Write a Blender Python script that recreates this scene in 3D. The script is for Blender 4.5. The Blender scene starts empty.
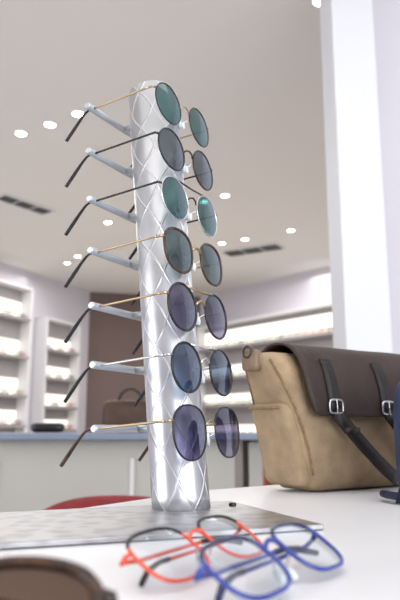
import bpy, bmesh, math, random
from mathutils import Vector, Matrix, noise
random.seed(4)
EYE=0.823; TZ=0.75
scene=bpy.context.scene
scene.view_settings.view_transform='Standard'

# ---------------- materials ----------------
def new_mat(name):
    m=bpy.data.materials.new(name); m.use_nodes=True
    return m, m.node_tree.nodes, m.node_tree.links
def pbr(name,col,rough=.5,metal=0,noise_scale=0,noise_amt=.0,bump=0,bscale=50,emit=0,coat=0,spec=.5):
    m,n,l=new_mat(name); b=n['Principled BSDF']
    b.inputs['Base Color'].default_value=(*col,1); b.inputs['Roughness'].default_value=rough
    b.inputs['Metallic'].default_value=metal; b.inputs['Coat Weight'].default_value=coat
    b.inputs['Specular IOR Level'].default_value=spec
    if emit:
        b.inputs['Emission Color'].default_value=(*col,1); b.inputs['Emission Strength'].default_value=emit
    tc=n.new('ShaderNodeTexCoord')
    if noise_scale:
        t=n.new('ShaderNodeTexNoise'); t.inputs['Scale'].default_value=noise_scale; t.inputs['Detail'].default_value=4
        l.new(tc.outputs['Object'],t.inputs['Vector'])
        r=n.new('ShaderNodeValToRGB')
        r.color_ramp.elements[0].position=.3; r.color_ramp.elements[1].position=.7
        r.color_ramp.elements[0].color=(*[c*(1-noise_amt) for c in col],1)
        r.color_ramp.elements[1].color=(*[min(1,c*(1+noise_amt)) for c in col],1)
        l.new(t.outputs['Fac'],r.inputs['Fac']); l.new(r.outputs['Color'],b.inputs['Base Color'])
    if bump:
        t2=n.new('ShaderNodeTexNoise'); t2.inputs['Scale'].default_value=bscale; t2.inputs['Detail'].default_value=3
        l.new(tc.outputs['Object'],t2.inputs['Vector'])
        bp=n.new('ShaderNodeBump'); bp.inputs['Strength'].default_value=bump; bp.inputs['Distance'].default_value=.002
        l.new(t2.outputs['Fac'],bp.inputs['Height']); l.new(bp.outputs['Normal'],b.inputs['Normal'])
    return m
def emis(name,col,s):
    m,n,l=new_mat(name); n.remove(n['Principled BSDF'])
    e=n.new('ShaderNodeEmission'); e.inputs['Color'].default_value=(*col,1); e.inputs['Strength'].default_value=s
    l.new(e.outputs[0],n['Material Output'].inputs[0]); return m
def lens_mat(name,top,bot,z0=-.02,z1=.02,gl=.14,gcol=(.82,.92,1)):
    m,n,l=new_mat(name); n.remove(n['Principled BSDF'])
    tc=n.new('ShaderNodeTexCoord'); sx=n.new('ShaderNodeSeparateXYZ'); l.new(tc.outputs['Object'],sx.inputs[0])
    mr=n.new('ShaderNodeMapRange'); mr.inputs[1].default_value=z0; mr.inputs[2].default_value=z1
    l.new(sx.outputs['Z'],mr.inputs[0])
    r=n.new('ShaderNodeValToRGB'); r.color_ramp.elements[0].color=(*bot,1); r.color_ramp.elements[1].color=(*top,1)
    l.new(mr.outputs[0],r.inputs['Fac'])
    t=n.new('ShaderNodeBsdfTransparent'); l.new(r.outputs['Color'],t.inputs['Color'])
    g=n.new('ShaderNodeBsdfGlossy'); g.inputs['Roughness'].default_value=.04; g.inputs['Color'].default_value=(*gcol,1)
    lw=n.new('ShaderNodeFresnel'); lw.inputs['IOR'].default_value=1.5
    ad=n.new('ShaderNodeMath'); ad.operation='ADD'; ad.inputs[1].default_value=gl-.04; ad.use_clamp=True; l.new(lw.outputs[0],ad.inputs[0])
    mx=n.new('ShaderNodeMixShader'); l.new(ad.outputs[0],mx.inputs['Fac']); l.new(t.outputs[0],mx.inputs[1]); l.new(g.outputs[0],mx.inputs[2])
    l.new(mx.outputs[0],n['Material Output'].inputs[0]); return m

M={}
M['wall']=pbr('wall_paint',(.66,.64,.70),.8,noise_scale=1.2,noise_amt=.03)
M['brownwall']=pbr('brown_wall_paint',(.17,.12,.11),.8,noise_scale=1,noise_amt=.06)
M['ceiling']=pbr('ceiling_paint',(.79,.76,.73),.9,noise_scale=.5,noise_amt=.02)
M['floor']=pbr('floor_tiles',(.66,.63,.60),.35,noise_scale=2,noise_amt=.08)
M['pillar']=pbr('pillar_paint',(.74,.75,.79),.7,noise_scale=1,noise_amt=.02)
M['table']=pbr('white_laminate',(.82,.82,.85),.32,noise_scale=3,noise_amt=.015)
M['counter']=pbr('counter_body',(.50,.49,.45),.6,noise_scale=2,noise_amt=.03)
M['countertop']=pbr('counter_top_grey',(.22,.27,.37),.4,noise_scale=4,noise_amt=.05)
M['white']=pbr('white_shelf',(.75,.74,.76),.5,noise_scale=3,noise_amt=.02)
M['cabinet']=pbr('grey_cabinet',(.34,.32,.325),.5,noise_scale=3,noise_amt=.03)
M['black']=pbr('black_plastic',(.012,.012,.014),.25,noise_scale=40,noise_amt=.1)
M['darkbrown']=pbr('tortoise',(.05,.022,.012),.25,noise_scale=120,noise_amt=.8)
M['gold']=pbr('gold_metal',(.50,.38,.24),.28,1,noise_scale=60,noise_amt=.05)
M['silver']=pbr('silver_metal',(.6,.6,.62),.25,1,noise_scale=60,noise_amt=.05)
M['rod']=pbr('rod_satin',(.50,.54,.58),.35,.6,noise_scale=60,noise_amt=.03)
M['acrylic']=pbr('clear_acrylic',(.7,.75,.78),.1,0,noise_scale=60,noise_amt=.03)
M['canvas']=pbr('tan_canvas',(.40,.285,.175),.9,noise_scale=45,noise_amt=.16,bump=.8,bscale=700)
M['stitch']=pbr('canvas_seam',(.27,.18,.10),.9,noise_scale=200,noise_amt=.3)
M['leather']=pbr('brown_leather',(.042,.027,.024),.5,noise_scale=14,noise_amt=.3,bump=.4,bscale=160,spec=.3)
M['leather2']=pbr('dark_strap_leather',(.016,.012,.013),.45,noise_scale=20,noise_amt=.2,bump=.3,bscale=200,spec=.35)
M['tab']=pbr('tab_leather',(.22,.15,.09),.5,noise_scale=40,noise_amt=.2)
M['navy']=pbr('navy_fabric',(.035,.05,.12),.75,noise_scale=40,noise_amt=.3,bump=.5,bscale=500)
M['navydark']=pbr('navy_strap',(.008,.014,.05),.6,noise_scale=40,noise_amt=.2)
M['red']=pbr('red_acetate',(.80,.085,.035),.25,noise_scale=40,noise_amt=.1,coat=.4)
M['blue']=pbr('blue_acetate',(.025,.05,.30),.25,noise_scale=40,noise_amt=.2,coat=.4)
M['blue2']=pbr('dark_blue_acetate',(.012,.018,.08),.25,noise_scale=40,noise_amt=.2,coat=.4)
M['redcloth']=pbr('red_upholstery',(.26,.03,.035),.8,noise_scale=40,noise_amt=.2)
M['orange']=pbr('orange_lacquer',(.50,.13,.06),.4,noise_scale=4,noise_amt=.05)
M['brownbag']=pbr('brown_handbag_leather',(.07,.035,.02),.5,noise_scale=20,noise_amt=.3)
M['vent']=pbr('vent_dark',(.03,.03,.03),.6,noise_scale=20,noise_amt=.2)
M['downlight']=emis('downlight_glow',(1,.95,.86),14)
M['panel']=emis('backlit_panel',(1,.96,.86),1.6)
M['clear']=lens_mat('clear_lens',(.93,.95,.96),(.93,.95,.96),gl=.06)

# brushed silver with embossed diamond ribs
def silver_pattern():
    m,n,l=new_mat('embossed_silver'); b=n['Principled BSDF']
    b.inputs['Metallic'].default_value=.82; b.inputs['Roughness'].default_value=.30
    tc=n.new('ShaderNodeTexCoord'); sx=n.new('ShaderNodeSeparateXYZ'); l.new(tc.outputs['Object'],sx.inputs[0])
    def mt(op,a,bb=None):
        k=n.new('ShaderNodeMath'); k.operation=op
        for i,v in enumerate((a,bb)):
            if v is None: continue
            if isinstance(v,(int,float)): k.inputs[i].default_value=v
            else: l.new(v,k.inputs[i])
        return k.outputs[0]
    th=mt('MULTIPLY',mt('ARCTAN2',sx.outputs['Y'],sx.outputs['X']),3)
    q=mt('MULTIPLY',sx.outputs['Z'],62)
    q=mt('ADD',q,mt('MULTIPLY',mt('SINE',mt('MULTIPLY',q,2)),.15))
    l1=mt('ABSOLUTE',mt('SINE',mt('ADD',th,q))); l2=mt('ABSOLUTE',mt('SINE',mt('SUBTRACT',th,q)))
    mn=mt('MINIMUM',l1,l2)
    r=n.new('ShaderNodeMapRange'); r.interpolation_type='SMOOTHSTEP'
    r.inputs[1].default_value=.03; r.inputs[2].default_value=.17; r.inputs[3].default_value=1; r.inputs[4].default_value=0
    l.new(mn,r.inputs[0])
    mix=n.new('ShaderNodeMix'); mix.data_type='RGBA'
    mix.inputs['A'].default_value=(.60,.61,.645,1); mix.inputs['B'].default_value=(.80,.81,.84,1)
    l.new(r.outputs[0],mix.inputs['Factor']); l.new(mix.outputs['Result'],b.inputs['Base Color'])
    bp=n.new('ShaderNodeBump'); bp.inputs['Strength'].default_value=.8; bp.inputs['Distance'].default_value=.0014
    l.new(r.outputs[0],bp.inputs['Height']); l.new(bp.outputs['Normal'],b.inputs['Normal'])
    return m
M['column']=silver_pattern()
def plate_mat():
    m,n,l=new_mat('mottled_silver_plate'); b=n['Principled BSDF']
    b.inputs['Metallic'].default_value=.85
    tc=n.new('ShaderNodeTexCoord'); v=n.new('ShaderNodeTexVoronoi'); v.inputs['Scale'].default_value=75; v.feature='SMOOTH_F1'
    l.new(tc.outputs['Object'],v.inputs['Vector'])
    r=n.new('ShaderNodeValToRGB'); r.color_ramp.elements[0].color=(.34,.34,.35,1); r.color_ramp.elements[1].color=(.48,.48,.50,1)
    r.color_ramp.elements[0].position=.25; r.color_ramp.elements[1].position=.5
    l.new(v.outputs['Distance'],r.inputs['Fac']); l.new(r.outputs['Color'],b.inputs['Base Color'])
    b.inputs['Roughness'].default_value=.34
    return m
M['plate']=plate_mat()
def stripes():
    m,n,l=new_mat('striped_fabric'); b=n['Principled BSDF']; b.inputs['Roughness'].default_value=.85
    tc=n.new('ShaderNodeTexCoord'); sx=n.new('ShaderNodeSeparateXYZ'); l.new(tc.outputs['Object'],sx.inputs[0])
    mm=n.new('ShaderNodeMath'); mm.operation='MULTIPLY'; mm.inputs[1].default_value=14; l.new(sx.outputs['X'],mm.inputs[0])
    fr=n.new('ShaderNodeMath'); fr.operation='FRACT'; l.new(mm.outputs[0],fr.inputs[0])
    r=n.new('ShaderNodeValToRGB'); r.color_ramp.interpolation='CONSTANT'
    cols=[(.35,.03,.05),(.03,.15,.12),(.35,.25,.08),(.05,.06,.2),(.3,.05,.12)]
    for i,c in enumerate(cols):
        if i<2: e=r.color_ramp.elements[i]; e.position=i/5
        else: e=r.color_ramp.elements.new(i/5)
        e.color=(*c,1)
    l.new(fr.outputs[0],r.inputs['Fac']); l.new(r.outputs['Color'],b.inputs['Base Color']); return m
M['stripes']=stripes()

# ---------------- mesh helpers ----------------
class MB:
    def __init__(s): s.bm=bmesh.new(); s.mats=[]
    def mi(s,m):
        if m not in s.mats: s.mats.append(m)
        return s.mats.index(m)
    def face(s,vs,m,smooth=False):
        try: f=s.bm.faces.new(vs); f.material_index=s.mi(m); f.smooth=smooth; return f
        except ValueError: return None
    def tube(s,pts,rad,m,closed=False,ref=Vector((0,0,1)),seg=8,flat=1.0,mfun=None):
        pts=[Vector(p) for p in pts]; N=len(pts)
        if not isinstance(rad,(list,tuple)): rad=[rad]*N
        rings=[]
        for i,p in enumerate(pts):
            if closed: t=pts[(i+1)%N]-pts[i-1]
            else: t=pts[min(i+1,N-1)]-pts[max(i-1,0)]
            t.normalize(); a=ref-ref.dot(t)*t
            if a.length<1e-4: a=Vector((1,0,0))-t.x*t
            a.normalize(); b=t.cross(a)
            rings.append([s.bm.verts.new(p+rad[i]*(math.cos(2*math.pi*k/seg)*a*flat+math.sin(2*math.pi*k/seg)*b)) for k in range(seg)])
        for i in range(N if closed else N-1):
            A,B=rings[i],rings[(i+1)%N]
            mm=mfun(i) if mfun else m
            for k in range(seg): s.face([A[k],A[(k+1)%seg],B[(k+1)%seg],B[k]],mm,True)
        if not closed:
            s.face(list(reversed(rings[0])),m); s.face(rings[-1],m)
    def box(s,c,d,m,rot=0):
        c=Vector(c); R=Matrix.Rotation(rot,3,'Z'); vs=[]
        for sx in(-1,1):
            for sy in(-1,1):
                for sz in(-1,1): vs.append(s.bm.verts.new(c+R@Vector((sx*d[0]/2,sy*d[1]/2,sz*d[2]/2))))
        for q in((0,1,3,2),(4,6,7,5),(0,4,5,1),(2,3,7,6),(0,2,6,4),(1,5,7,3)): s.face([vs[i] for i in q],m)
    def prism(s,poly,z0,z1,m):
        a=[s.bm.verts.new((x,y,z0)) for x,y in poly]; b=[s.bm.verts.new((x,y,z1)) for x,y in poly]
        s.face(list(reversed(a)),m); s.face(b,m); n=len(poly)
        for i in range(n): s.face([a[i],a[(i+1)%n],b[(i+1)%n],b[i]],m)
    def rbox(s,dim,r,m,cuts=10,deform=None):
        t=bmesh.new(); bmesh.ops.create_cube(t,size=2); bmesh.ops.subdivide_edges(t,edges=t.edges[:],cuts=cuts,use_grid_fill=True)
        mp={}
        h=Vector(dim)/2
        for v in t.verts:
            p=Vector((v.co.x*h.x,v.co.y*h.y,v.co.z*h.z))
            q=Vector([max(-(h[i]-r),min(h[i]-r,p[i])) for i in range(3)])
            dlt=p-q
            if dlt.length>1e-9: p=q+dlt.normalized()*min(r,dlt.length)
            if deform: p=deform(p)
            mp[v.index]=s.bm.verts.new(p)
        for f in t.faces: s.face([mp[v.index] for v in f.verts],m,True)
        t.free()
    def obj(s,name,parent=None,mw=None,bevel=0):
        bmesh.ops.recalc_face_normals(s.bm,faces=s.bm.faces[:])
        me=bpy.data.meshes.new(name); s.bm.to_mesh(me); s.bm.free()
        for m in s.mats: me.materials.append(m)
        o=bpy.data.objects.new(name,me); scene.collection.objects.link(o)
        if parent: o.parent=parent
        if mw is not None: o.matrix_world=mw
        if bevel:
            b=o.modifiers.new('bevel','BEVEL'); b.width=bevel; b.segments=2; b.limit_method='ANGLE'
        return o
def empty(name,loc=(0,0,0),rz=0):
    e=bpy.data.objects.new(name,None); e.empty_display_size=.05; scene.collection.objects.link(e)
    e.location=loc; e.rotation_euler=(0,0,rz); return e

# ---------------- room ----------------
H=2.803
room=[(-5,1.9),(-1.61,9.3),(0,9.67),(6,2.6),(6,-3),(-5,-3)]
names=['wall_left','wall_back','wall_right','wall_right_side','wall_front','wall_left_side']
for i,nm in enumerate(names):
    a=Vector(room[i]);b=Vector(room[(i+1)%6]); d=(b-a).normalized(); nrm=Vector((-d.y,d.x))
    mb=MB(); t=.12
    p=[a-d*0,b+d*0,b+nrm*t,a+nrm*t]
    mb.prism([tuple(q) for q in p],0,H,M['brownwall'] if nm=='wall_back' else M['wall']); mb.obj(nm)
mb=MB(); mb.prism(list(reversed(room)),-.1,0,M['floor']); mb.obj('floor')
mb=MB(); mb.prism(list(reversed(room)),H,H+.1,M['ceiling']); mb.obj('ceiling')
mb=MB(); mb.prism([(.525,2.32),(.692,2.32),(.692,2.55),(.525,2.55)],0,H,M['pillar']); mb.obj('pillar',bevel=.004)
mb=MB(); mb.prism([(.693,2.40),(3.6,2.40),(3.6,2.52),(.693,2.52)],0,H,M['wall']); mb.obj('wall_partition')

# downlights
mb=MB()
for x,y in [(-.777,3.83),(-.99,3.98),(-1.217,4.11),(.215,5.30),(.04,5.45),(.919,6.30),(.476,6.61),(.237,6.76),(-1.6,7.6),(-1.42,7.3),(-.893,6.04),(.569,2.72),(2.2,4.5),(-2.4,3.3)]:
    n=20; z=H-.004; rd=.034
    ring=[mb.bm.verts.new((x+rd*math.cos(6.2832*k/n),y+rd*math.sin(6.2832*k/n),z)) for k in range(n)]
    mb.face(ring,M['downlight'])
    mb.tube([(x+(rd+.007)*math.cos(6.2832*k/n),y+(rd+.007)*math.sin(6.2832*k/n),H-.004) for k in range(n)],.007,M['white'],closed=True,seg=6)
mb.obj('recessed_downlights')
for k,(a,b,w) in enumerate([((-1.718,5.30),(-1.40,5.73),.16),((.297,7.17),(.873,6.84),.24)]):
    a=Vector(a);b=Vector(b);d=(b-a).normalized();c=(a+b)/2;ang=math.atan2(d.y,d.x);L=(b-a).length
    mb=MB(); mb.box((c.x,c.y,H-.008),(L,w,.012),M['vent'],ang)
    nn=Vector((-d.y,d.x))
    for s in(-1,1): mb.box((c.x+nn.x*s*w/2,c.y+nn.y*s*w/2,H-.01),(L+.04,.012,.018),M['white'],ang)
    for s in(-.5,-.17,.17,.5): mb.box((c.x+d.x*s*L,c.y+d.y*s*L,H-.010),(.010,w,.014),M['white'],ang)
    mb.obj('ceiling_vent')

# ---------------- backlit display shelving ----------------
def mini_glasses(mb,o,ax,s,m):
    for sg in(-1,1):
        c=o+ax*sg*.034*s
        mb.tube([c+ax*(.026*s*math.cos(t*.7854))+Vector((0,0,.02*s*math.sin(t*.7854))) for t in range(8)],.006*s,m,closed=True,seg=4,ref=Vector((-ax.y,ax.x,0)))
    mb.tube([o-ax*.008*s,o+ax*.008*s],.003*s,m,seg=4)
gm=[M['black'],M['darkbrown'],M['redcloth'],M['navy'],M['orange'],M['black'],M['gold']]
def shelving(name,start,d,s0,s1,bands,inward,z0,z1,depth=.18,step=.22,mat=None):
    mat=mat or M['cabinet']
    d=Vector((*d,0)).normalized(); inn=Vector((*inward,0)).normalized(); st=Vector((*start,0))
    ang=math.atan2(d.y,d.x); root=empty(name)
    L=s1-s0; mid=st+d*(s0+s1)/2
    mb=MB()
    back=mid+inn*.025
    mb.box((back.x,back.y,(z0+z1)/2+EYE),(L,.03,z1-z0),mat,ang)
    for e in (s0,s1):
        p=st+d*e+inn*(depth/2+.01); mb.box((p.x,p.y,(z0+z1)/2+EYE),(.04,depth,z1-z0),M['white'],ang)
    for a,b in bands:
        p=mid+inn*(depth/2+.01); mb.box((p.x,p.y,a+EYE-.02),(L,depth,.03),mat,ang)
    p=mid+inn*(depth/2+.01); mb.box((p.x,p.y,z1+EYE),(L+.04,depth,.03),M['white'],ang)
    mb.obj('cabinet',root)
    mb=MB()
    for a,b in bands:
        p=mid+inn*.046; mb.box((p.x,p.y,(a+b)/2+EYE),(L-.06,.008,b-a-.02),M['panel'],ang)
    mb.obj('backlit_panels',root)
    mb=MB()
    for a,b in bands:
        s=s0+.1
        while s<s1-.08:
            mini_glasses(mb,st+d*s+inn*.12+Vector((0,0,a+EYE+.03)),d,1.2,random.choice(gm)); s+=step*random.uniform(.8,1.2)
    mb.obj('eyeglasses_row',root)
ld=(-2.4+1.61,7.57-9.3)
def lw(Y): return (9.3-Y)/ (1.73)*math.hypot(.79,1.73)
shelving('display_shelving',(-1.61,9.3),ld,lw(7.93),lw(6.9),[(1.33,1.55),(.87,1.08),(.41,.62),(.06,.24)],(.91,-.415),-.75,1.7,step=.27)
shelving('display_shelving',(-1.61,9.3),ld,lw(8.87),lw(8.22),[(1.02,1.19),(.66,.82),(.30,.465),(.01,.14)],(.91,-.415),-.75,1.40,step=.27)
shelving('display_shelving',(0,9.67),(.646,-.763),.15,4.6,[(1.14,1.40),(.72,.90),(.34,.50),(-.08,.08)],(-.763,-.646),-.75,1.47,step=.14)

# ---------------- counter ----------------
root=empty('service_counter')
mb=MB(); mb.box((-.62,3.25,.39),(1.55,.55,.78),M['counter'])
mb.box((-.9,2.97,.36),(.02,.015,.68),M['white']); mb.box((-.3,2.97,.36),(.02,.015,.68),M['white'])
mb.obj('body',root,bevel=.004)
mb=MB(); mb.box((-.55,3.22,.795),(1.75,.7,.028),M['countertop']); mb.obj('worktop',root,bevel=.004)
mb=MB(); mb.box((.25,3.25,.385),(.06,.5,.77),M['counter']); mb.obj('end_leg',root)
root=empty('orange_drawer_cabinet')
mb=MB(); mb.box((.56,3.7,.37),(.44,.4,.74),M['orange'])
for k in range(3): mb.box((.56,3.492,.13+.24*k),(.40,.015,.22),M['orange']); mb.box((.56,3.48,.13+.24*k),(.1,.012,.015),M['silver'])
mb.obj('carcass',root,bevel=.004)
root=empty('handbag',(-.33,3.12,.811))
mb=MB(); mb.rbox((.26,.12,.15),.035,M['brownbag'],8,lambda p:Vector((p.x*(1-.8*max(0,p.z)),p.y*(1-2.5*max(0,p.z)),p.z+.075))); mb.obj('body',root)
mb=MB(); mb.tube([(-.06*math.cos(t*math.pi/12),0,.125+.08*math.sin(t*math.pi/12)) for t in range(13)],.006,M['leather2'],ref=Vector((0,1,0))); mb.obj('handle',root)
root=empty('glasses_case',(-.70,3.05,.811))
mb=MB(); mb.rbox((.15,.06,.045),.018,M['black'],6,lambda p:p+Vector((0,0,.0225))); mb.obj('shell',root)

# ---------------- chairs ----------------
def chair(name,loc,mat,rz,zt):
    root=empty(name,loc,rz)
    mb=MB(); zb=.36; n=24; R=.24
    rows=[]; r0,r1=R-.035,R
    for k in range(n+1):
        a=math.radians(-20+220*k/n); c,s=math.cos(a),math.sin(a)
        top=zt-.08*(1-max(0,s))**1.5
        rows.append([mb.bm.verts.new((r*c,r*s,z)) for r,z in ((r0,zb),(r1,zb),(r1,top-.015),((r0+r1)/2,top),(r0,top-.015))])
    for k in range(n):
        for j in range(5): mb.face([rows[k][j],rows[k][(j+1)%5],rows[k+1][(j+1)%5],rows[k+1][j]],mat,True)
    mb.face(rows[0],mat); mb.face(list(reversed(rows[-1])),mat)
    mb.obj('backrest',root)
    mb=MB(); mb.rbox((.40,.40,.10),.045,mat,8,lambda p:p+Vector((0,0,.41))); mb.obj('seat',root)
    mb=MB()
    for sx in(-1,1):
        for sy in(-1,1): mb.tube([(sx*.14,sy*.14,.38),(sx*.18,sy*.18,0)],[.016,.01],M['black'])
    mb.obj('legs',root)
chair('armchair',(-.25,1.75,0),M['redcloth'],-.1,.636)
chair('armchair',(-.785,1.72,0),M['stripes'],-.9,.715)

# ---------------- table ----------------
root=empty('display_table')
poly=[(-.6,-.45),(1.3,-.45),(1.3,1.35),(.55,1.30),(.0,.83),(-.165,.565),(-.6,-.05)]
mb=MB(); mb.prism(poly,TZ-.035,TZ,M['table']); mb.obj('tabletop',root,bevel=.002)
mb=MB()
for x,y in [(-.5,-.38),(1.2,-.38),(1.2,1.2),(.05,.78)]: mb.box((x,y,(TZ-.035)/2),(.05,.05,TZ-.035),M['white'])
mb.obj('legs',root)

# ---------------- display stand ----------------
Bt=Vector((-.0165,.609,TZ)); U=Vector((-.0395,.094,.462)); u=U.normalized()
r=Vector((.50,.866,0)).normalized(); nf=Vector((.866,-.50,0)).normalized()
stand=empty('sunglasses_display_stand',(0,0,0))
zax=u; xax=(r-r.dot(u)*u).normalized(); yax=zax.cross(xax)
CM=Matrix((xax,yax,zax)).transposed().to_4x4(); CM.translation=Bt
mb=MB(); n=64; R=.0265; L=U.length*.99; RT=R*1.07
prof=[(RT-.003,L-.004),(RT-.003,L),(RT,L-.001),(R*1.02,.5*L),(R,.012)]
rings=[]
for rr,z in prof:
    rings.append([mb.bm.verts.new((rr*math.cos(2*math.pi*k/n),rr*math.sin(2*math.pi*k/n),z)) for k in range(n)])
bot=[]
for k in range(n):
    p=Vector((R*math.cos(2*math.pi*k/n),R*math.sin(2*math.pi*k/n),0)); w=CM@p
    dz=(TZ+.004-w.z)/u.z; bot.append(mb.bm.verts.new(p+Vector((0,0,dz))))
rings.append(bot)
mb.face(rings[0],M['column'])
for a,b in zip(rings[:-1],rings[1:]):
    for k in range(n): mb.face([a[k],a[(k+1)%n],b[(k+1)%n],b[k]],M['column'],True)
mb.face(bot,M['column'])
mb.obj('column',stand,CM)
e1=Vector((.935,.354)); e2=Vector((-.354,.935))
c0=Vector((.092,.505))
pl=[c0,c0+e2*.176,c0+e2*.150-e1*.36,c0-e1*.36]
mb=MB(); mb.prism([tuple(p) for p in pl],TZ+.0005,TZ+.0045,M['plate']); mb.obj('base_plate',stand,bevel=.001)
mb=MB(); 
n=20
sc=Vector((.030,.625,TZ+.0045))
rg=[[mb.bm.verts.new(sc+Vector((rr*math.cos(6.2832*k/n),rr*math.sin(6.2832*k/n),z))) for k in range(n)] for rr,z in((.0035,0),(.0035,.002),(.0025,.003))]
for a,b in zip(rg[:-1],rg[1:]):
    for k in range(n): mb.face([a[k],a[(k+1)%n],b[(k+1)%n],b[k]],M['black'])
mb.face(rg[-1],M['black']); mb.obj('plate_screw',stand)

rows_A=[]
t0=.160; dt=.757/6
for i in range(7):
    rows_A.append(Bt+U*(t0+dt*i))
BK=.045
mb=MB()
for A in rows_A:
    c=A-nf*BK
    mb.tube([A-nf*.018,c],.0032,M['rod'])
    mb.tube([c-r*.0665,c-r*.065,c+r*.0615,c+r*.063],[.0028,.0037,.0037,.0028],M['rod'],seg=12)
mb.obj('cross_rods',stand)
mb=MB()
for A in rows_A:
    a=A+nf*.022+Vector((0,0,-.002)); b=A+nf*.031+Vector((0,0,-.001))
    for s in(-1,1):
        mb.tube([a+r*s*.003,b+r*s*.005+Vector((0,0,-.004)),b+r*s*.006+Vector((0,0,-.014))],[.003,.0028,.0022],M['acrylic'],seg=8)
    mb.tube([a+Vector((0,0,.004)),b+Vector((0,0,.003))],.0032,M['acrylic'])
mb.obj('nose_supports',stand)

# ---------------- glasses builder ----------------
def outline(a,b,kind,n=40):
    out=[]
    for k in range(n):
        t=2*math.pi*k/n; c,s=math.cos(t),math.sin(t)
        if kind=='round': x,z=a*c,b*s
        elif kind=='panto':
            e=.86; x=a*math.copysign(abs(c)**e,c); z=b*math.copysign(abs(s)**e,s)
            x*=1+.07*s
        else:
            e=.68; x=a*math.copysign(abs(c)**e,c); z=b*math.copysign(abs(s)**e,s); x*=1+.06*s
        out.append((x,z))
    return out
def glasses(name,mw,rim,temple,tip,lens,a=.0235,b=.0225,sep=.066,kind='round',rr=.0011,tr=.0011,folded=False,splay=(-.02,-.07),lens2=None,bars=1,TL=.091,rim2=None):
    mb=MB(); wrap=.10
    ol=outline(a,b,kind); Y=Vector((0,1,0))
    def P(sg,x,z,y=0):
        X=sg*sep/2+x; return Vector((X,y+wrap*abs(x)*(1 if x*sg>0 else -.35)*.6,z))
    for sg,lm in((-1,lens),(1,lens2 or lens)):
        o2=[(x*(-sg if kind!='round' else 1),z) for x,z in ol]
        mf=(lambda i:(rim2 if 2<i<17 else rim)) if rim2 else None
        mb.tube([P(sg,x,z) for x,z in o2],rr,rim,closed=True,ref=Y,seg=8,mfun=mf)
        prev=None; cen=mb.bm.verts.new(P(sg,0,0,-.0022))
        for q in (.35,.7,1.0):
            ring=[mb.bm.verts.new(P(sg,x*q,z*q,-.0022*(1-q*q))) for x,z in o2]
            for k in range(len(ring)):
                k2=(k+1)%len(ring)
                if prev is None: mb.face([cen,ring[k],ring[k2]],lm,True)
                else: mb.face([prev[k],ring[k],ring[k2],prev[k2]],lm,True)
            prev=ring
    xi=sep/2-a
    zb=b*.25
    mb.tube([(-xi,0,zb),(-xi*.6,-.0015,zb+.003),(0,-.002,zb+.0045),(xi*.6,-.0015,zb+.003),(xi,0,zb)],rr*1.05,rim if (rr>.0015 or folded) else temple,ref=Y)
    if bars==2:
        mb.tube([(-sep/2+a*.25,0,b*.97),(-xi*.4,-.001,b*.9),(xi*.4,-.001,b*.9),(sep/2-a*.25,0,b*.97)],rr,temple,ref=Y)
    for sg in(-1,1):
        mb.tube([(sg*xi*.95,0,-.001),(sg*xi*.8,.005,-.003),(sg*xi*.62,.006,-.006)],.0006,M['silver'],ref=Y,seg=5)
        mb.tube([(sg*xi*.60,.006,-.003),(sg*xi*.66,.0065,-.007),(sg*xi*.78,.007,-.011)],[.0012,.0024,.0014],M['acrylic'],ref=Y,seg=8)
    zh=b*.42; xo=sep/2+a
    for sg in(-1,1):
        ye=wrap*a*.6
        x0=sg*(xo+.003); 
        mb.tube([(sg*(xo-.001),ye,zh),(x0,ye+.0015,zh),(x0,ye+.006,zh)],max(tr,rr)*1.15,rim if (rr>.0015 or folded) else temple,ref=Vector((0,0,1)),seg=8)
        if not folded:
            k=splay[0] if sg<0 else splay[1]
            pts=[];rd=[]
            for j in range(9):
                y=ye+.006+(TL-.01)*j/8; pts.append((x0+k*(y),y,zh)); rd.append(tr)
            mb.tube(pts,rd,temple,ref=Vector((1,0,0)),seg=8)
            p0=Vector(pts[-1]); tp=[];rd=[]
            for j in range(11):
                q=j/10
                drop=.030*(q*q/(q+.18))*1.18
                tp.append(p0+Vector((k*.04*q-.004*q*q,.033*q-.004*q*q,-drop))); rd.append(tr*1.0+.0010*min(1,q*1.6)-.0003*q)
            tp=[Vector(pts[-2])]+tp; rd=[tr*1.15]+rd
            mb.tube(tp,rd,tip,ref=Vector((1,0,0)),seg=8)
        else:
            off=.0065 if sg<0 else .0105
            pts=[(x0,ye+.005,zh),(x0-sg*.004,ye+off*.8,zh)]
            for j in range(1,9): pts.append((x0-sg*(.004+.080*j/8),ye+off,zh-.001*sg*j/8))
            mb.tube(pts,tr,temple,ref=Vector((0,0,1)),seg=8)
            p0=Vector(pts[-1]); 
            mb.tube([Vector(pts[-2]),p0,p0+Vector((-sg*.013,0,-.003)),p0+Vector((-sg*.025,0,-.009))],[tr*1.25,tr*1.3,tr*1.5,tr*1.2],tip,ref=Vector((0,1,0)),seg=8)
    return mb.obj(name,None,mw)
def gframe(pos,rx,up):
    z=(up-up.dot(rx)*rx).normalized(); x=rx.normalized(); y=z.cross(x)
    m=Matrix((x,y,z)).transposed().to_4x4(); m.translation=pos; return m

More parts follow.
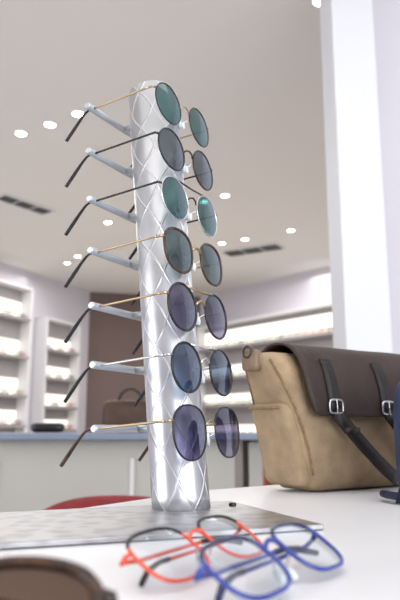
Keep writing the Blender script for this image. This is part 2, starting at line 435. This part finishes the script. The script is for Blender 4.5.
LM=[lens_mat('lens_row7',(.07,.06,.12),(.30,.26,.40)),
    lens_mat('lens_row6',(.05,.08,.13),(.19,.26,.40)),
    lens_mat('lens_row5',(.07,.045,.11),(.20,.14,.27)),
    lens_mat('lens_row4',(.05,.085,.08),(.12,.20,.19)),
    lens_mat('lens_row3',(.02,.11,.10),(.05,.21,.18)),
    lens_mat('lens_row2',(.06,.07,.08),(.13,.145,.16)),
    lens_mat('lens_row1',(.02,.12,.115),(.04,.20,.18))]
spec=[dict(rim=M['black'],temple=M['gold'],tip=M['darkbrown'],a=.0262,b=.0238,kind='panto',rr=.0009,sep=.070),
      dict(rim=M['black'],temple=M['silver'],tip=M['black'],a=.0240,b=.0228,rr=.0012,bars=2),
      dict(rim=M['black'],temple=M['gold'],tip=M['black'],a=.0238,b=.0228,rr=.0013,bars=2),
      dict(rim=M['darkbrown'],temple=M['gold'],tip=M['black'],a=.0240,b=.0220,rr=.0014,kind='panto'),
      dict(rim=M['silver'],temple=M['black'],tip=M['black'],a=.0238,b=.0228,rr=.0009,bars=2),
      dict(rim=M['black'],temple=M['black'],tip=M['black'],a=.0235,b=.0225,rr=.0010),
      dict(rim=M['black'],temple=M['gold'],tip=M['black'],a=.0235,b=.0228,rr=.0008)]
for i,A in enumerate(rows_A):
    pos=A+nf*(.0350+.0006*i)+r*.004+Vector((0,0,-.003))
    up=(Vector((0,0,1))+u).normalized()
    glasses('sunglasses',gframe(pos,r,up),lens=LM[i],**spec[i])

# ---------------- foreground eyeglasses ----------------
def lying(name,x,y,ang,tilt,h,**kw):
    rx=Vector((math.cos(ang),math.sin(ang),0)); bh=Vector((-math.sin(ang),math.cos(ang),0))
    up=bh*math.cos(tilt)+Vector((0,0,1))*math.sin(tilt)
    return glasses(name,gframe(Vector((x,y,TZ+h)),rx,up),**kw)
A0=math.atan2(.857,.515)
lying('eyeglasses',.002,.366,A0,math.radians(33),.0135,rim=M['red'],temple=M['red'],tip=M['black'],lens=M['clear'],a=.0235,b=.0170,kind='rect',rr=.0010,tr=.0011,folded=True,sep=.064,rim2=M['black'])
lying('eyeglasses',.039,.333,A0-.05,math.radians(33),.0138,rim=M['blue'],temple=M['blue'],tip=M['blue2'],lens=M['clear'],a=.0235,b=.0170,kind='rect',rr=.0012,tr=.0013,folded=True,sep=.064,rim2=M['blue2'])
LB=lens_mat('lens_brown',(.06,.035,.025),(.15,.09,.065),gl=.06,gcol=(.55,.42,.36))
lying('sunglasses',-.093,.226,math.radians(-6),math.radians(32),.0166,rim=M['darkbrown'],temple=M['darkbrown'],tip=M['darkbrown'],lens=LB,a=.026,b=.021,kind='panto',rr=.0024,tr=.0020,folded=True,sep=.068)

# ---------------- messenger bag ----------------
bag=empty('messenger_bag',(.183,.867,TZ+.001),math.radians(34))
W,D,HB=.232,.078,.165
def lean(h): # left end leans outward with height
    return .027*(1-h)-.027*h*h
def bagdef(p):
    h=(p.z+HB/2)/HB
    x=p.x*(1+.05*h*h)
    if x<0: x+=lean(h)*min(1,-x/.08)
    y=p.y*(1.05-.42*h+.26*math.sin(math.pi*h))
    z=p.z+HB/2
    nz=noise.noise(Vector((x*22,y*22,z*22)))
    return Vector((x+.004*nz*min(1,h*4),y+.005*nz*min(1,h*4),max(0,z)))
mb=MB(); mb.rbox((W,D,HB),.018,M['canvas'],20,bagdef); mb.obj('canvas_body',bag)
mb=MB()
def pdef(p):
    z=p.z+.055; h=z/HB
    return Vector((p.x*(1-.1*h)-.117+lean(h),p.y*(1.02-.12*h),z))
mb.rbox((.024,.070,.098),.011,M['canvas'],10,pdef); mb.obj('side_pocket',bag)
mb=MB(); 
h=.098/HB
mb.tube([(-.129+lean(h),.031-.062*k/8,.098) for k in range(9)],.0015,M['stitch'])
for sy in(-1,1):
    mb.tube([bagdef(Vector((-W/2+.006,sy*(D/2-.004),-HB/2+.02+.135*k/12)))+Vector((-.0005,sy*.0008,0)) for k in range(13)],.0014,M['stitch'])
mb.obj('seams',bag)
prof=[(.034,.128),(.031,.150),(.020,.167),(.004,.174),(-.016,.173),(-.031,.164),(-.042,.146),(-.049,.124),(-.052,.106),(-.054,.088)]
def resample(P,n):
    P=[Vector((p[0],p[1],0)) for p in P]; out=[]
    m=len(P)-1
    for i in range(n+1):
        t=i/n*m; k=min(int(t),m-1); f=t-k
        p0,p1,p2,p3=P[max(k-1,0)],P[k],P[k+1],P[min(k+2,m)]
        out.append(.5*((2*p1)+(-p0+p2)*f+(2*p0-5*p1+4*p2-p3)*f*f+(-p0+3*p1-3*p2+p3)*f**3))
    return out
pr=resample(prof,36)
def flap_pt(w,q,off=0):
    i=q*36; k=min(int(i),35); f=i-k
    p=pr[k].lerp(pr[k+1],f); t=(pr[k+1]-pr[k]).normalized(); nn=Vector((-t.y,t.x,0))
    if nn.dot(Vector((p.x,p.y-.09,0)))<0: nn=-nn
    p=p+nn*(off+.002+.0015*noise.noise(Vector((w*18,q*5,0))))
    return Vector((w,p.x,p.y))
mb=MB(); NW=30
grid=[]
for j in range(37):
    q=j/36; row=[]
    for i in range(NW+1):
        s=i/NW*2-1
        hw=.112+.004*q
        if q>.8:
            e=(q-.8)/.2; 
            hw=hw-.014*(1-math.sqrt(max(0,1-e*e)))
        w=s*hw+.002
        if w<0: w+=(.016*q-.004)*(-w/.11)
        row.append(mb.bm.verts.new(flap_pt(w,q)))
    grid.append(row)
for j in range(36):
    for i in range(NW): mb.face([grid[j][i],grid[j][i+1],grid[j+1][i+1],grid[j+1][i]],M['leather'],True)
o=mb.obj('leather_flap',bag); so=o.modifiers.new('s','SOLIDIFY'); so.thickness=.0028; so.offset=0
def ribbon(mb,pts,width,m,th=.0016,side=Vector((1,0,0))):
    pts=[Vector(p) for p in pts]; rr=[]
    for i,p in enumerate(pts):
        t=(pts[min(i+1,len(pts)-1)]-pts[max(i-1,0)]).normalized()
        nrm=Vector((0,-1,0)); nrm=(nrm-nrm.dot(t)*t).normalized(); sd=t.cross(nrm).normalized()
        rr.append([mb.bm.verts.new(p+sd*a*width/2+nrm*b*th) for a,b in((-1,-1),(1,-1),(1,1),(-1,1))])
    for a,b in zip(rr[:-1],rr[1:]):
        for k in range(4): mb.face([a[k],a[(k+1)%4],b[(k+1)%4],b[k]],m,True)
    mb.face(rr[0],m); mb.face(list(reversed(rr[-1])),m)
def ring(mb,c,w,h,m,rad=.0014):
    cc=[]; 
    for k in range(20):
        t=k/20*2*math.pi; e=.5
        cc.append(Vector(c)+Vector((w/2*math.copysign(abs(math.cos(t))**e,math.cos(t)),0,h/2*math.copysign(abs(math.sin(t))**e,math.sin(t)))))
    mb.tube(cc,rad,m,closed=True,ref=Vector((0,1,0)),seg=8)
mb=MB(); mk=MB()
for w in(-.066,.026):
    ribbon(mb,[flap_pt(w,.62+.34*k/8,.002) for k in range(9)],.018,M['leather2'])
    b=flap_pt(w,.93,.005); ring(mk,b,.022,.016,M['silver'])
    mk.tube([b+Vector((0,-.001,.008)),b+Vector((0,-.002,-.009))],.0010,M['silver'],ref=Vector((0,1,0)))
    st=flap_pt(w,.97,.003)
    end=Vector((w+(.100 if w<0 else .06),-.060,.012 if w<0 else .04)) 
    pts=[st.lerp(end,k/10)+Vector((0,-.006*math.sin(math.pi*k/10),-.008*math.sin(math.pi*k/10))) for k in range(11)]
    ribbon(mb,pts,.016,M['leather2'])
    kp=pts[2]; ribbon(mb,[kp+Vector((-.012,-.002,0)),kp+Vector((.012,-.002,0))],.007,M['leather2'])
mb.obj('closure_straps',bag); mk.obj('buckles',bag)
mb=MB()
mb.rbox((.012,.028,.026),.005,M['tab'],4,lambda p:p+Vector((-.143,.004,.155))); mb.obj('strap_tab',bag)
mb=MB(); mb.tube([Vector((-.149,.004+.008*math.cos(t*.5236),.165+.007*math.sin(t*.5236))) for t in range(12)],.0014,M['darkbrown'],closed=True,ref=Vector((1,0,0))); mb.obj('strap_ring',bag)

# ---------------- navy bag ----------------
nb=empty('navy_shoulder_bag',(.318,.722,TZ+.002),math.radians(8))
mb=MB()
def nd(p):
    h=(p.z+.065)/.13
    nz=noise.noise(p*20)
    return Vector((p.x*(1+.03*math.sin(3*h))+.003*nz,p.y*(1.1-.3*h)+.003*nz,max(0,p.z+.065)))
mb.rbox((.205,.075,.135),.025,M['navy'],14,nd); mb.obj('body',nb)
mb=MB(); mb.rbox((.15,.022,.075),.01,M['navy'],8,lambda p:p+Vector((.01,-.040,.042))); mb.obj('front_pocket',nb)
mb=MB(); ribbon(mb,[(-.096,-.015,.10),(-.104,-.022,.07),(-.108,-.03,.04),(-.116,-.035,.016),(-.124,-.03,.007),(-.10,-.045,.006),(-.05,-.055,.006)],.018,M['navydark'])
mb.tube([(-.124,.01,.005),(-.129,-.01,.006),(-.126,-.028,.006),(-.11,-.045,.006),(-.05,-.06,.006)],.004,M['navydark']); mb.obj('strap',nb)
mb=MB(); mb.tube([(-.09+.18*k/16,-.0335-.002*math.sin(k),.108) for k in range(17)],.0018,M['navydark']); mb.obj('zip',nb)

# ---------------- lights ----------------
def area(name,loc,target,sx,sy,e,col=(1,1,1)):
    l=bpy.data.lights.new(name,'AREA'); l.shape='RECTANGLE'; l.size=sx; l.size_y=sy; l.energy=e; l.color=col
    o=bpy.data.objects.new(name,l); scene.collection.objects.link(o); o.location=loc
    o.rotation_euler=(Vector(target)-Vector(loc)).to_track_quat('-Z','Y').to_euler(); return o
area('rear_fill',(1.5,-2.7,1.5),(0,3,1.3),6,2.2,210,(.92,.96,1))  # added daylight-coloured fill behind the camera; the wall has no window
area('left_fill',(-4.6,.0,1.5),(0,2,1.2),4,2.0,115,(.94,.97,1))  # second added cool fill, out of view at left, no window there
area('overhead_fill_near',(.3,.3,2.7),(.3,.3,0),2.5,2.5,20,(1,.98,.95))  # added soft fill above the table, not a ceiling fixture
area('overhead_fill_far',(-.2,6,2.72),(-.2,6,0),4,4,120,(1,.98,.95))  # broad added fill for the far room, separate from the downlights

# ---------------- camera ----------------
cam=bpy.data.cameras.new('camera'); co=bpy.data.objects.new('camera',cam); scene.collection.objects.link(co)
co.location=(0,0,EYE); co.rotation_euler=(math.pi/2+math.atan(.2),0,0)
cam.sensor_fit='HORIZONTAL'; cam.sensor_width=36; cam.lens=650/400*36
cam.clip_start=.01; cam.dof.use_dof=True; cam.dof.focus_distance=.64; cam.dof.aperture_fstop=14
scene.camera=co
